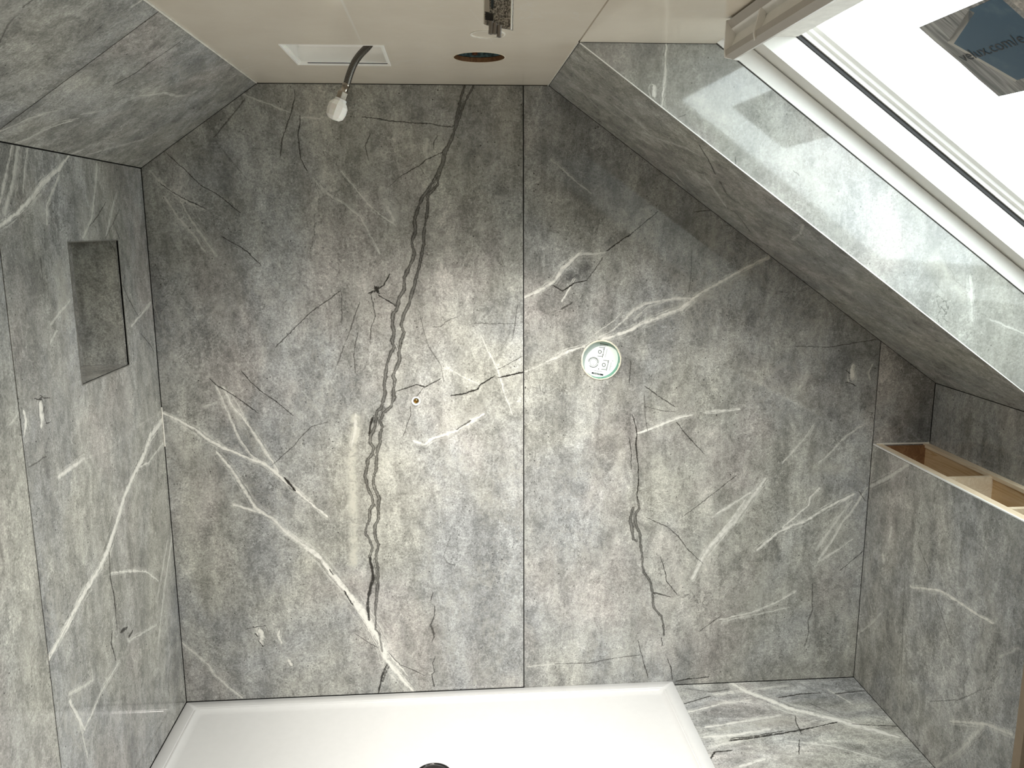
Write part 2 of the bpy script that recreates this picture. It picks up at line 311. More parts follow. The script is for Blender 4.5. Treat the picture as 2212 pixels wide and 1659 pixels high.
V('back', 'D', f'''
9|1|{CRACK_A}
8|1|{CRACK_B}
9|.95|799,1206;803,1222;805,1240;806,1252;800,1268;796,1285;794,1310;797,1337
6|.98|852,750;846,762
6|.95|798,938;800,920;806,902
4.5|.95|835,1436;829,1451;823,1470;818,1495
2.5|.8|840,1440;833,1456;828,1472
1.8|.8|735,628;712,646;669,676;662,684;636,709;619,727;596,749
2.4|.5|738,633;739,671;738,702
2.6|.6|776,654;766,684;759,707;748,735
2.8|.6|773,719;767,747;765,770;768,805
2.6|.55|743,745;735,770;725,798
2|.75|801,636;806,656;811,684;801,709;800,742
9|.9|812,622;816,630
4|.9|841,593;829,616;813,626;797,633
2.6|.95|819,638;838,650;854,661
1.8|.9|454,818;469,833;507,856;555,891
1.8|.9|522,803;543,826;565,846;596,866;632,897
1.6|.7|707,912;672,922;649,945;634,965;610,985;586,1006
2.6|.6|528,215;510,238;487,266;462,297
2.6|.75|637,195;637,213;629,241;621,266;609,302;605,337
2.8|.85|649,251;644,291;647,327;649,342;662,367
1.8|.8|361,332;411,378;437,403;475,423;518,459
1.8|.8|348,398;373,415;401,431;444,451
1.8|.85|482,512;520,534;538,547;563,572
2.6|.35|475,317;508,357;533,388
2.2|.8|783,253;811,256;842,261;887,265;928,267;953,272;981,274
2.2|.8|956,329;920,345;908,357;867,380
1.6|.5|867,380;839,403
1.6|.7|945,294;938,304;937,322
2.4|.7|799,291;789,314;796,345
2.4|.9|857,845;900,831;920,836;951,818
1.6|.7|915,838;902,854
3.6|.95|976,855;999,851;1032,841;1037,832;1067,813
3.4|.95|1077,816;1100,811;1130,804
1.6|.7|1075,798;1100,785;1128,770
1.8|.5|908,684;915,714;925,747;953,790;958,823
1.6|.7|887,879;887,897;872,940
1.5|.6|935,707;953,706;960,696;988,684
1.5|.6|1021,698;1060,700;1115,699
1.5|.6|1118,661;1112,702;1107,732
4|.8|988,927;1002,918;1016,909
6.5|.95|616,1034;626,1046;636,1058
2.4|.9|713,1231;719,1240
3.4|.9|744,1278;752,1292;762,1306
2.4|.75|935,1282;931,1295
2.6|.8|939,1310;938,1330;933,1343;930,1350
4|.7|930,1350;934,1360;938,1375;933,1386
2.6|.85|940,1419;935,1431;938,1451;933,1457;938,1482
1.6|.5|973,1158;963,1188;958,1201;966,1216;981,1221
1.6|.8|840,1411;864,1436;890,1446;917,1459
1.5|.7|770,1370;800,1390;815,1398
3.6|.98|1312,541;1343,518;1360,508
2|.85|1360,508;1388,485;1421,457
3|.95|1196,617;1216,629;1241,611;1267,606
1.8|.7|1267,606;1285,582;1302,556
4|.7|1214,667;1234,655
2.6|.6|1363,782;1361,807;1359,827
2.6|.9|1366,896;1371,911;1376,936;1374,954;1376,984;1379,1009;1379,1045;1376,1068;1378,1080
2|.8|1359,944;1364,979;1363,1012
6|1|1378,1080;1381,1100;1373,1108;1373,1130;1382,1151;1383,1176;1387,1199;1388,1224;1391,1237;1403,1252;1409,1277;1411,1303;1414,1315;1429,1331;1433,1348;1434,1371
8|1|1368,1098;1361,1118;1364,1136;1368,1164;1374,1169
2.2|.8|1429,1379;1430,1394
1.8|.85|1442,1424;1449,1442;1453,1467
1.8|.85|1378,1384;1386,1414;1399,1462
1.7|.7|1199,1434;1275,1432;1325,1422;1381,1415
2.4|.85|1411,1280;1447,1289
1.9|.85|1427,1204;1439,1242;1439,1255;1462,1283
1.6|.75|1396,1118;1442,1138;1465,1158;1485,1186;1518,1217
2|.8|1394,835;1414,850;1457,878
2|.8|1462,913;1487,944;1520,979
1.6|.6|1392,853;1394,903;1399,929
1.6|.6|1394,878;1434,888;1457,889
1.5|.7|1590,1027;1522,1081;1479,1113
3.6|.55|1755,1262;1755,1317;1745,1343;1747,1368;1739,1394
1.6|.7|1864,1191;1816,1231
1.6|.7|1557,1330;1512,1363
2.4|.9|1461,1472;1484,1467;1530,1462
1.8|.6|1856,1062;1868,1080
1.7|.8|1501,458;1536,454
1.6|.5|1495,540;1493,590;1488,630
1.8|.6|1720,748;1790,750;1850,740;1896,733
1.7|.9|1835,806;1828,800
1.5|.9|1828,826;1843,829;1848,833
1.4|.9|534,1359;556,1354;574,1352
2|.9|552,1370;556,1374
1.6|.9|560,1385;568,1396
''')
V('back', 'L', '''
5|.75|350,891;386,908;426,931;449,949;482,967;507,977;540,992;568,1000;583,1010;606,1030;631,1053;664,1081;707,1116
3.4|.5|467,835;492,891;518,951;542,982;568,1000
4.2|.6|482,838;502,878;525,903;555,946;575,977;601,1017
2.6|.4|500,850;545,930;575,985
5|.65|469,977;497,1010;522,1048;552,1098;588,1119;613,1144;644,1169;687,1197;715,1235
4|.6|505,1091;542,1101;563,1108
8|.85|661,1183;694,1206;717,1239;745,1272;775,1312
13|.9|760,1290;775,1312;795,1340;823,1388;833,1424
9|.85|833,1424;851,1446;891,1492
3|.6|838,1411;879,1457
4.5|.45|393,1388;420,1411;453,1439;464,1457;491,1482;522,1507
5|.35|768,896;768,926;760,962
2.6|.4|525,203;578,223;624,243
1.8|.35|649,253;692,256
4.5|.35|325,370;351,398;371,415;406,438;442,453
4.5|.4|356,426;383,469;409,496;442,542
3.4|.4|391,436;416,481;442,517;467,552
2.4|.4|677,385;705,418;746,441;781,471;796,502;821,547
2.6|.45|738,372;773,413;804,451;852,486
6.5|.45|837,448;843,461;849,474
6|.28|923,302;922,325;923,347
4.4|.6|895,952;918,960;935,947;986,930;1014,912;1044,894
2.6|.35|966,793;999,813;1037,831
2.6|.35|439,879;467,869
2|.4|1039,725;1054,757;1075,798;1092,854;1107,894
3|.3|1140,1440;1200,1434
6|.7|1135,642;1166,627;1196,609;1216,579;1241,556;1254,545
4|.4|1254,550;1280,548;1305,546
2|.75|1241,604;1228,626;1214,650
4.6|.6|1667,536;1659,556;1626,571;1570,601;1517,632;1495,645
4|.5|1495,645;1454,645;1393,657;1368,672;1340,698
7|.6|1495,647;1472,667;1431,682;1393,698
5.5|.7|1393,696;1363,713;1333,723;1302,733
4.6|.6|1262,749;1226,759;1206,771;1181,782
2.6|.3|1181,782;1150,797;1135,803
2|.4|1262,745;1320,715;1345,695
1.8|.35|1285,720;1330,690;1345,670
2|.35|1370,690;1400,662;1440,650
3.4|.85|1376,936;1414,923;1464,903;1495,896
2.6|.6|1525,890;1555,889;1597,884
6.5|.55|1653,1035;1615,1088;1585,1128;1542,1171;1521,1197;1496,1250
3.6|.55|1610,1080;1587,1113;1552,1156;1524,1189;1511,1215
2.6|.4|1600,1110;1570,1150;1530,1200
2.4|.6|1620,1065;1575,1093;1540,1116
4.8|.65|1844,1068;1811,1083;1775,1103;1740,1126;1709,1136;1684,1149;1653,1172;1636,1187
3.6|.55|1770,1055;1750,1075;1745,1093;1717,1118;1691,1139
3.4|.45|1873,1053;1851,1088;1820,1128;1795,1172;1770,1207
6|.32|1838,1083;1805,1128;1765,1187
3.4|.45|1552,1340;1628,1322;1668,1305;1717,1279
2.4|.35|1562,1343;1704,1312
2.4|.45|1841,1165;1803,1192;1767,1214
2.4|.35|1191,346;1221,371;1249,396;1277,417
3|.4|1770,1000;1830,940;1870,915
2.4|.4|1690,1000;1740,945;1760,915
9|1|562,1363;566,1376
4|1|563,1384;566,1391
3.4|.7|603,1363;602,1373;608,1388
5|.9|625,1428;629,1435
8|.8|1840,801;1841,818
4|.8|1842,790;1839,799
2.6|.5|1885,787;1876,806;1880,818
''')  # one faint upper-right diagonal paints in the mirrored edge of the slope
V('back', 'T', '''
30|-.62|1228,600;1248,592;1268,578
22|-.45|1320,520;1350,505
60|-.22|640,300;650,420
46|-.2|1790,1260;1780,1300
30|-.25|480,790;500,770
40|-.2|930,1340;935,1450
70|-.18|1290,470;1310,380
26|.20|885,560;870,700;860,830
22|1.0|768,905;768,935;761,965;759,1000;762,1050;763,1100;765,1150;763,1215
10|.4|768,900;767,950
26|.16|815,960;815,1250
34|.22|480,850;540,940;590,1010
40|.22|1600,1090;1550,1160;1510,1220
46|.22|1338,832;1320,878;1312,928
26|.2|1340,940;1335,1020
40|.16|1830,1090;1780,1190
22|.25|1620,585;1500,650;1400,690
40|.2|960,930;1040,880
50|.15|1040,1060;1060,1120
60|-.15|450,1080;440,1180
55|.12|1560,1310;1650,1290
36|.18|640,1160;690,1200
24|.25|1815,1010;1760,1010
''')
V('left', 'L', '''
6|.75|150,336;127,366;90,396;67,430;41,456;0,489
4|.5|127,381;101,444;101,482
9|.4|40,312;28,390;10,460
5|.45|26,317;8,400;0,440
5|.4|209,355;205,411;198,474;179,512
3|.4|60,316;52,380;50,420
3|.4|250,420;238,470;230,510
3.4|.55|325,654;305,680;284,704
8|.85|352,905;325,942;307,993
7|.85|320,960;302,1000;270,1067;246,1147
9|.92|246,1147;232,1190;218,1222
7|.85|218,1222;175,1294;140,1360;107,1421
3|.55|352,958;320,1000;300,1010
2.6|.6|238,1238;278,1234;314,1234;342,1254
6|.4|373,1151;354,1278;342,1389
3.4|.35|362,1170;340,1290
3.6|.5|258,1429;222,1488;183,1576
4.6|.6|151,1516;175,1560;183,1576
2.4|.45|338,1350;278,1385
4|.4|150,1500;200,1470
3|.4|110,700;150,650
3.4|.4|110,740;123,715
2.4|.35|20,920;40,890
7|1|87,876;89,898
3.4|1|90,898;89,920
4|.9|51,890;56,905;54,935
5|.5|128,1030;181,990
3|.4|170,1550;190,1640
''', 1.5)
V('left', 'D', '''
3|.95|236,1195;238,1246;247,1290;253,1357
3|.95|242,1365;240,1389;250,1425
5|.9|262,1364;274,1356
4|.85|279,1375;286,1363
1.6|.7|228,437;212,465;194,489
1.8|.6|228,515;248,474;258,452
1.6|.6|244,480;258,515
1.8|.7|266,618;280,650;297,680
1.6|.7|305,722;325,745;332,760
3|.5|88,560;92,600
1.6|.9|75,862;88,864;90,863
1.4|.9|87,855;98,860;107,860
1.6|.9|96,880;95,888
1.4|.8|97,905;100,915;108,912
2|.6|62,1010;85,995;100,985
''')
V('left', 'T', '''
50|.38|130,590;140,680
40|.28|70,400;90,460
50|.22|60,1300;60,1450
60|-.22|300,1200;310,1330
60|.2|160,1480;170,1600
40|-.2|280,1060;290,1010
60|.15|200,520;190,470
''')
V('lslope', 'L', '''
5|.5|34,309;69,295;110,275;156,261
3.6|.4|0,284;69,254;124,238
3.6|.4|156,332;179,323
2.4|.4|174,247;229,238
4.2|.45|298,208;353,201;387,208;420,199
5|.3|188,334;260,315;320,298
3|.5|285,15;305,2
2.4|.35|90,280;130,262;170,255
2.4|.3|260,225;300,208
''', 1.3)
V('lslope', 'D', '''
3.4|.8|387,92;341,124;320,137;293,158;247,183
2.6|.6|70,0;50,15
5|.5|0,90;20,50;30,40
2|.5|415,285;370,318;340,340
2.4|.5|200,75;220,55
''')
V('lslope', 'T', '''
50|-.2|190,70;230,40
40|.16|150,170;200,150
50|-.15|80,220
40|.2|60,270
''')
V('rslope', 'L', '''
3.4|.35|1386,285;1430,303;1482,320;1510,336
4.4|.4|1522,381;1540,406;1568,447
3|.3|1456,373;1478,399
3.4|.4|1734,485;1729,505;1711,518
2.6|.3|1250,190;1290,232
2.6|.3|1330,230;1390,275;1440,320
3|.3|1640,405;1665,425
''', 1.5)
V('rslope', 'D', '''
3|.8|1510,313;1530,345;1545,376
5|.6|1555,392;1570,420;1587,434
2|.6|1245,112;1262,130
3|.5|1590,460;1620,500
''')
V('cheek', 'L', '''
3|.6|1440,97;1437,150;1434,190;1430,232
6|.7|1411,190;1414,205
6|.35|2095,600;2098,650;2100,690
3|.3|2140,690;2212,720
''')
V('cheek', 'D', '''
1.5|.6|1468,253;1480,248
1.5|.6|1590,340;1588,360
1.5|.5|1715,370;1725,378
''')
V('cheek', 'T', '''
30|.25|1500,215;1560,260
40|.2|1700,340;1800,430
30|.3|2020,560;2080,640
''')
V('floor', 'L', '''
9|.9|1577,1474;1612,1494;1653,1509;1703,1530;1754,1542;1805,1555;1870,1572;1940,1592
4|.5|1545,1500;1590,1492
5|.5|1525,1571;1593,1560;1684,1546
7|.5|1521,1593;1593,1587;1660,1575
5|.45|1540,1612;1600,1600
4|.5|1480,1540;1560,1520;1620,1512
4|.4|1560,1500;1700,1480
4|.4|1700,1600;1800,1612;1900,1640
5|.5|1650,1640;1600,1655
3|.4|1790,1490;1840,1520
''', 1.25)
V('floor', 'D', '''
3.4|.95|1577,1600;1629,1594;1684,1585;1740,1575;1807,1560
2.4|.8|1580,1595;1630,1590;1690,1579
4.4|.9|1535,1638;1544,1625;1579,1621
1.8|.85|1718,1547;1721,1564;1731,1584
1.8|.8|1727,1598;1725,1629
2.6|.8|1478,1520;1506,1512;1534,1504
1.6|.7|1480,1487;1515,1492;1540,1495;1575,1488
3|.85|1683,1507;1729,1499;1772,1497
4|.75|1805,1499;1835,1495;1866,1492
2.2|.8|1841,1564;1902,1567;1945,1570
1.4|.6|1740,1514;1790,1538
''')
V('floor', 'T', '''
24|.35|1560,1575;1700,1555
20|.3|1560,1600;1640,1590
26|-.25|1530,1545;1640,1535
40|.2|1700,1640;1800,1640
24|-.2|1800,1510;1850,1500
''')
V('ceil', 'L', '''
2.6|.6|736,-30;738,0;747,20;764,58;780,93
3|.3|520,151;545,143;569,137
2|.2|1015,20;1040,50;1065,95
''')
V('ceil', 'D', '''
1.5|.1|940,20;960,60
''')
V('knee', 'L', '''
3.6|.6|1967,1267;2031,1276;2080,1306;2111,1328;2145,1346
2.6|.3|1853,1369;1884,1346;1902,1325
5|.45|2053,1558;2129,1564;2185,1586
7|.28|2123,1570;2068,1628;2025,1653
4.4|.35|1881,1050;1920,1030;1962,1004
3|.4|1925,1140;1924,1155;1919,1167
4|.5|1908,1200;1909,1210
4|.2|2160,1420;2200,1400
''', 1.3)
V('knee', 'D', '''
1.6|.6|2019,1288;2035,1330;2056,1392
1.6|.6|1985,1180;2010,1240
2.4|.4|1955,1220;1950,1350;1946,1500
1.6|.5|2010,1515;2070,1512;2120,1490
''')
V('knee', 'T', '''
70|-.25|1915,1300;1910,1500
60|.12|2050,1350
''')

def seg_field(uv, lines, margin=.045):
    """signed distance, distance, half width and strength of the nearest traced vein"""
    n = len(uv); best = np.full(n, 1e9); A = np.full(n, .08); B = np.full(n, .08); Wd = np.zeros(n); S = np.zeros(n)
    for pts, hw, st in lines:
        m = len(pts); tp = np.array([1.0 if m < 3 else .45+.55*math.sin(math.pi*min(max((i+.35)/(m-.3), 0), 1))**.5 for i in range(m)])
        for i in range(m-1):
            p, q = pts[i], pts[i+1]; lo = np.minimum(p, q)-margin; hi = np.maximum(p, q)+margin
            idx = np.nonzero((uv[:, 0] > lo[0]) & (uv[:, 0] < hi[0]) & (uv[:, 1] > lo[1]) & (uv[:, 1] < hi[1]))[0]
            if not len(idx): continue
            d = q-p; L2 = d@d+1e-12; r = uv[idx]-p; t = np.clip((r@d)/L2, 0, 1); e = r-t[:, None]*d; dist = np.hypot(e[:, 0], e[:, 1])
            h = hw*(tp[i]*(1-t)+tp[i+1]*t); sco = dist-h; ok = sco < best[idx]; k = idx[ok]
            sg = np.sign(d[0]*r[ok, 1]-d[1]*r[ok, 0]); sg[sg == 0] = 1
            best[k] = sco[ok]; A[k] = sg*dist[ok]; B[k] = dist[ok]; Wd[k] = h[ok]; S[k] = st
    return np.stack([A, B, Wd, S], 1)
def resolve(key):
    v = VE.get(key)
    if not v: return None
    p = PL[key]; asp = v.get('asp', 1.0); out = {}
    for c in 'LD':
        out[c] = []
        for wd, st, pts in v.get(c, []):
            q = [on(key, a) for a in pts]; out[c].append((np.array([[a[0], a[1]] for a in q]), .5*wd*asp*np.mean([a[2] for a in q])/FPX, st))
    out['T'] = []
    for wd, st, pts in v.get('T', []):
        q = [on(key, a) for a in pts]; out['T'].append((np.array([[a[0], a[1]] for a in q]), .5*wd*asp*np.mean([a[2] for a in q])/FPX, st))
    return out
_cache = {}
def paint(me, key):
    if key not in VE: return
    if key not in _cache: _cache[key] = resolve(key)
    R = _cache[key]; p = PL[key]; n = len(me.vertices); co = np.empty(n*3, np.float32); me.vertices.foreach_get('co', co)
    rel = co.reshape(-1, 3).astype(float)-p['O']; uv = np.stack([rel@p['u'], rel@p['v']], 1)
    for nm, c in (('vl', 'L'), ('vd', 'D')):
        F = seg_field(uv, R[c]); a = me.attributes.new(nm, 'FLOAT_COLOR', 'POINT'); a.data.foreach_set('color', F.astype(np.float32).ravel())
    T = np.zeros(n)
    for pts, hw, st in R['T']:
        dm = np.full(n, 1e9)
        if len(pts) == 1: dm = np.hypot(*(uv-pts[0]).T)
        for i in range(len(pts)-1):
            d = pts[i+1]-pts[i]; t = np.clip(((uv-pts[i])@d)/(d@d+1e-12), 0, 1); e = uv-pts[i]-t[:, None]*d; dm = np.minimum(dm, np.hypot(e[:, 0], e[:, 1]))
        T += st*np.exp(-(dm/hw)**2*1.2)
    a = me.attributes.new('tone', 'FLOAT', 'POINT'); a.data.foreach_set('value', T.astype(np.float32))

def lines_for(lo, hi, cell, marks=()):
    ks = sorted({lo, hi, *[m for m in marks if lo < m < hi]}); out = [lo]
    for a, b in zip(ks[:-1], ks[1:]):
        n = max(1, int(round((b-a)/cell))); out += [a+(b-a)*(i+1)/n for i in range(n)]
    return np.array(out)
def slab(name, key, ur, vr, cell, th, m, parent=None, clips=(), rects=(), circles=(), veins=False, lift=0.0, kind=None):
    """a sheet on plane `key` (front face `lift` proud of it), th thick, clipped by half planes a*u+b*v<=c, with holes"""
    p = PL[key]; us = lines_for(*ur, cell, [x for r in rects for x in r[:2]]); vs_ = lines_for(*vr, cell, [x for r in rects for x in r[2:]])
    nu, nv = len(us), len(vs_); U, V = np.meshgrid(us, vs_, indexing='ij'); P = np.stack([U.ravel(), V.ravel(), np.zeros(nu*nv)], 1)
    i, j = np.meshgrid(np.arange(nu-1), np.arange(nv-1), indexing='ij'); i = i.ravel(); j = j.ravel()
    F = np.stack([i*nv+j, (i+1)*nv+j, (i+1)*nv+j+1, i*nv+j+1], 1); C = P[F].mean(1); keep = np.ones(len(F), bool)
    for u0, u1, v0, v1 in rects: keep &= ~((C[:, 0] > u0) & (C[:, 0] < u1) & (C[:, 1] > v0) & (C[:, 1] < v1))
    for cu, cv, r in circles:
        dv = P[:, :2]-np.array([cu, cv]); dd = np.hypot(dv[:, 0], dv[:, 1]); keep &= ~((dd < r)[F].all(1))
        for _ in range(1):
            ins = (dd < r) & (dd > 1e-6); P[ins, :2] = np.array([cu, cv])+dv[ins]/dd[ins][:, None]*r
    me = bpy.data.meshes.new(name); F = F[keep]; me.from_pydata(P.tolist(), [], F.tolist())
    bm = bmesh.new(); bm.from_mesh(me)
    bmesh.ops.delete(bm, geom=[v for v in bm.verts if not v.link_faces], context='VERTS')
    for a, b, c in clips:
        l = math.hypot(a, b); nrm = Vector((a/l, b/l, 0)); pc = nrm*(c/l)
        bmesh.ops.bisect_plane(bm, geom=bm.verts[:]+bm.edges[:]+bm.faces[:], plane_co=pc, plane_no=nrm, clear_outer=True)
    if circles: bmesh.ops.dissolve_degenerate(bm, dist=1e-5, edges=bm.edges)
    be = [e for e in bm.edges if e.is_boundary]; ex = bmesh.ops.extrude_edge_only(bm, edges=be)
    for v in ex['geom']:
        if isinstance(v, bmesh.types.BMVert): v.co.z -= th
    bm.to_mesh(me); bm.free()
    n = len(me.vertices); co = np.empty(n*3, np.float32); me.vertices.foreach_get('co', co); q = co.reshape(-1, 3).astype(float)
    wld = p['O']+q[:, :1]*p['u']+q[:, 1:2]*p['v']+(q[:, 2:]+lift)*p['n']; me.vertices.foreach_set('co', wld.astype(np.float32).ravel())
    if np.cross(p['u'], p['v'])@p['n'] < 0: me.flip_normals()
    me.update()
    if veins: paint(me, key)
    o = link(name, me, m, parent)
    if kind: o['kind'] = kind
    return o
PT = .008   # panel thickness
def backing(name, key, ur, vr, m, th=.12, clips=(), rects=()):
    return slab(name, key, ur, vr, 9, th, m, None, clips, rects, (), False, -PT, 'structure')
def panel(parent, key, ur, vr, clips=(), rects=(), circles=(), cell=.007, m='marble_v', veins=True, name='panel', g=.0021):
    return slab(name, key, (ur[0]+g, ur[1]-g), (vr[0]+g, vr[1]-g), cell, PT, M[m], parent, clips, rects, circles, veins)

# ------------------------------------------------------------------ setting
VX, VZ, VR = 1.541, 1.267, .071     # concealed valve
wb = backing('wall_back', 'back', (-.3, 3.1), (-.25, 2.6), M['dark'], .12, [(TS, 1.0, H+XR2*TS+.34/math.cos(SLOPE)), (0, 1.0, H+.05)], rects=[(VX-.09, VX+.09, VZ-.09, VZ+.09), (.86, .90, 1.11, 1.15)])
lclip = (-(H-ZL3)/XL2, 1.0, ZL3-.0015); rclip = (TS, 1.0, H+XR2*TS-.0015)
panel(wb, 'back', (0, XJ), (0, H), [lclip], circles=[(.880, 1.130, .0115)], cell=.0036)
panel(wb, 'back', (XJ, XR), (ZFL, H), [rclip], circles=[(VX, VZ, VR)], cell=.0036)
panel(wb, 'back', (XR, XN), (ZTOP-.02, 1.35), [rclip], cell=.01)

NY0, NY1, NZ0, NZ1, ND = -.583, -.249, 1.3165, 1.699, .137
YJ = -.922
wl = backing('wall_left', 'left', (YF, .12), (-.25, 2.1), M['dark'], .12, rects=[(NY0-.001, NY1+.001, NZ0-.001, NZ1+.001)])
panel(wl, 'left', (YJ, 0), (0, ZL3), rects=[(NY0, NY1, NZ0, NZ1)], cell=.0045)
panel(wl, 'left', (-2.2, YJ), (ZFL, ZL3), cell=.0045)
panel(wl, 'left', (YF, -2.2), (ZFL, ZL3), cell=.2, m='plaster', veins=False, name='plaster')
def quad_panel(parent, name, a, b, m):
    bm = bmesh.new(); box(bm, a, b); return from_bm(name, bm, m, parent)
for lo, hi in (((-ND, NY1, NZ0), (-.0083, NY1+.006, NZ1)), ((-ND, NY0-.006, NZ0), (-.0083, NY0, NZ1)), ((-ND-.006, NY0-.006, NZ0-.006), (-ND, NY1+.006, NZ1+.006)),
               ((-ND, NY0-.006, NZ0-.006), (-.0083, NY1+.006, NZ0)), ((-ND, NY0-.006, NZ1), (-.0083, NY1+.006, NZ1+.006))):
    quad_panel(wl, 'niche_panel', lo, hi, M['marble_v'])
bm = bmesh.new()
for y0, y1, z0, z1 in ((NY0, NY1, NZ0-.003, NZ0), (NY0, NY1, NZ1, NZ1+.003), (NY0-.003, NY0, NZ0-.003, NZ1+.003), (NY1, NY1+.003, NZ0-.003, NZ1+.003)): box(bm, (-.004, y0, z0), (.0012, y1, z1))
from_bm('niche_edging', bm, M['niche_edge'], wl)

cl = backing('ceiling', 'ceil', (.25, 1.9), (YF, .12), M['plaster'], .02, rects=[(.577, .848, -.597, -.317), (1.02, 1.18, -.535, -.375)])
panel(cl, 'ceil', (XL2, XR2), (-2.4, 0), rects=[(.577, .848, -.597, -.317)], circles=[(1.100, -.453, .071)], cell=.006, m='ceil')
panel(cl, 'ceil', (XL2, XR2), (YF, -2.4), cell=.3, m='ceil', veins=False)
panel(cl, 'ceil', (XR2, 1.707), (YC2, YC), cell=.3, m='ceil', veins=False, name='reveal_head')

sl = backing('ceiling_left', 'lslope', (-.2, LL+.2), (YF, .12), M['dark'], .12)
panel(sl, 'lslope', (0, LL), (YJ, 0), cell=.0045, m='marble_s')
panel(sl, 'lslope', (0, LL), (-1.7, YJ), cell=.006, m='marble_s')
panel(sl, 'lslope', (0, LL), (YF, -1.7), cell=.3, m='plaster', veins=False, name='plaster')

sr = backing('ceiling_right', 'rslope', (-.25, SMAX+.4), (YF, .12), M['dark'], .355, rects=[(-.02, SBOT+.02, YC2-PT-.001, YC+PT+.001)])
panel(sr, 'rslope', (0, SMAX), (YC, 0), cell=.0045, m='marble_s')
panel(sr, 'rslope', (0, SMAX), (-2.3, YC2), cell=.3, m='marble_s', veins=False)
panel(sr, 'rslope', (0, SMAX), (YF, -2.3), cell=.3, m='plaster', veins=False, name='plaster')
# reveal linings of the roof window
ND_ = .209
ctop = (TS, 1.0, H+XR2*TS+ND_/math.cos(SLOPE)); cbot = (-TS, -1.0, -(H+XR2*TS)); cmax = (1.0, 0, XR2+SBOT*math.cos(SLOPE)+ND_*0)
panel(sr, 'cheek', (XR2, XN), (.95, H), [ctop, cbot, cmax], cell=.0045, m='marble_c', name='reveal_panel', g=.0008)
panel(sr, 'cheek2', (XR2, XN), (.95, H), [ctop, cbot, cmax], cell=.3, veins=False, name='reveal_panel', g=.0008)
xb = XR2+SBOT*math.cos(SLOPE); zb0 = H-(xb-XR2)*TS
bm = bmesh.new(); box(bm, (xb, YC2, zb0-.001), (xb+.05, YC, zb0+ND_/math.cos(SLOPE))); from_bm('reveal_panel', bm, M['marble_v'], sr)

fl = backing('floor', 'floor', (-.2, 3.0), (YF, .12), M['dark'], .1)
panel(fl, 'floor', (XTR+.002, XR), (-.95, 0), cell=.0045, m='marble_f')
panel(fl, 'floor', (XTR+.002, XR), (-2.0, -.95), cell=.05, m='marble_f', veins=False)
panel(fl, 'floor', (0, XTR+.002), (-2.0, -.905), cell=.05, m='marble_f', veins=False)
panel(fl, 'floor', (0, XR), (YF, -2.0), cell=.3, m='subfloor', veins=False, name='subfloor')
we = backing('wall_eaves', 'eaves', (YF, .12), (.7, 1.5), M['dark'], .1)
panel(we, 'eaves', (-2.2, 0), (ZTOP-.06, ZN), cell=.03, veins=False)
panel(we, 'eaves', (YF, -2.2), (ZTOP-.06, ZN), cell=.3, m='plaster', veins=False, name='plaster')
wf = slab('wall_front', 'front', (-.3, 3.0), (-.2, 2.5), 9, .12, M['plaster'], None, [(TS, 1.0, H+XR2*TS+.34/math.cos(SLOPE)), (0, 1.0, H+.05)], kind='structure')
wk = backing('wall_right', 'knee', (YF, .0), (-.2, ZTOP), M['pine'], .018)
panel(wk, 'knee', (-1.05, 0), (ZFL, ZTOP), cell=.0045, g=.0006)
panel(wk, 'knee', (-2.2, -1.05), (ZFL, ZTOP), cell=.3, veins=False)
panel(wk, 'knee', (YF, -2.2), (ZFL, ZTOP), cell=.3, m='plaster', veins=False, name='plaster')
# open timber box of the knee wall
bx0, bx1 = XR+PT+.018, XN-.004
bm = bmesh.new(); box(bm, (XR+PT, -2.4, ZTOP-.0), (bx0+.010, 0, ZTOP+.003)); from_bm('rail', bm, M['pine'], wk)
bm = bmesh.new(); box(bm, (bx1-.018, YF, .0), (bx1, 0, ZTOP-.012)); from_bm('back_board', bm, M['ply'], wk)
bm = bmesh.new(); box(bm, (bx1-.022, -2.4, ZTOP-.012), (bx1+.003, 0, ZTOP)); from_bm('rail', bm, M['pine'], wk)
for y in (-.405, -.705, -1.12, -1.55):
    bm = bmesh.new(); box(bm, (bx0, y, .0), (bx1-.018, y+.018, ZTOP-.006)); from_bm('divider', bm, M['pine'], wk)
bm = bmesh.new(); poly_prism(bm, [(XN-.022, -.69, ZTOP+.001), (XN-.022, -2.2, ZTOP+.001), (XN-.022, -2.2, 1.03), (XN-.022, -1.5, .975), (XN-.022, -.69, 1.016)], np.array([.012, 0, 0])); from_bm('plasterboard', bm, M['plaster_warm'], wk)
bm = bmesh.new(); box(bm, (bx0, YF, .55), (bx1-.018, 0, .56)); from_bm('bottom_board', bm, M['ply'], wk)
bm = bmesh.new(); box(bm, (bx0, -.012, .56), (bx1-.018, -.002, ZTOP-.004)); from_bm('end_board', bm, M['ply_dark'], wk)
bm = bmesh.new(); box(bm, (XR+.001, -2.4, ZTOP+.0005), (XR+PT, -.0, ZTOP+.004)); from_bm('edge_strip', bm, M['white_frame'], wk)
bm = bmesh.new(); box(bm, (bx0-.01, -.004, ZTOP), (bx1, -.0005, ZTOP+.006)); from_bm('filler', bm, M['silicone'], wk)
# sealant lines
bm = bmesh.new(); tube(bm, [(.002, -.002, 1.125), (.002, -.002, .985)], .0022, 6); from_bm('sealant', bm, M['silicone'], wl)
bm = bmesh.new(); tube(bm, [(XL2-.001, -.01, H-.001), (XL2-.001, -2.4, H-.001)], .0028, 6); from_bm('sealant', bm, M['silicone'], cl)
bm = bmesh.new(); tube(bm, [(XR2-.002, -.0, H-.0005), (XR2-.002, YC, H-.0005)], .0018, 6); from_bm('sealant', bm, M['silicone'], cl)

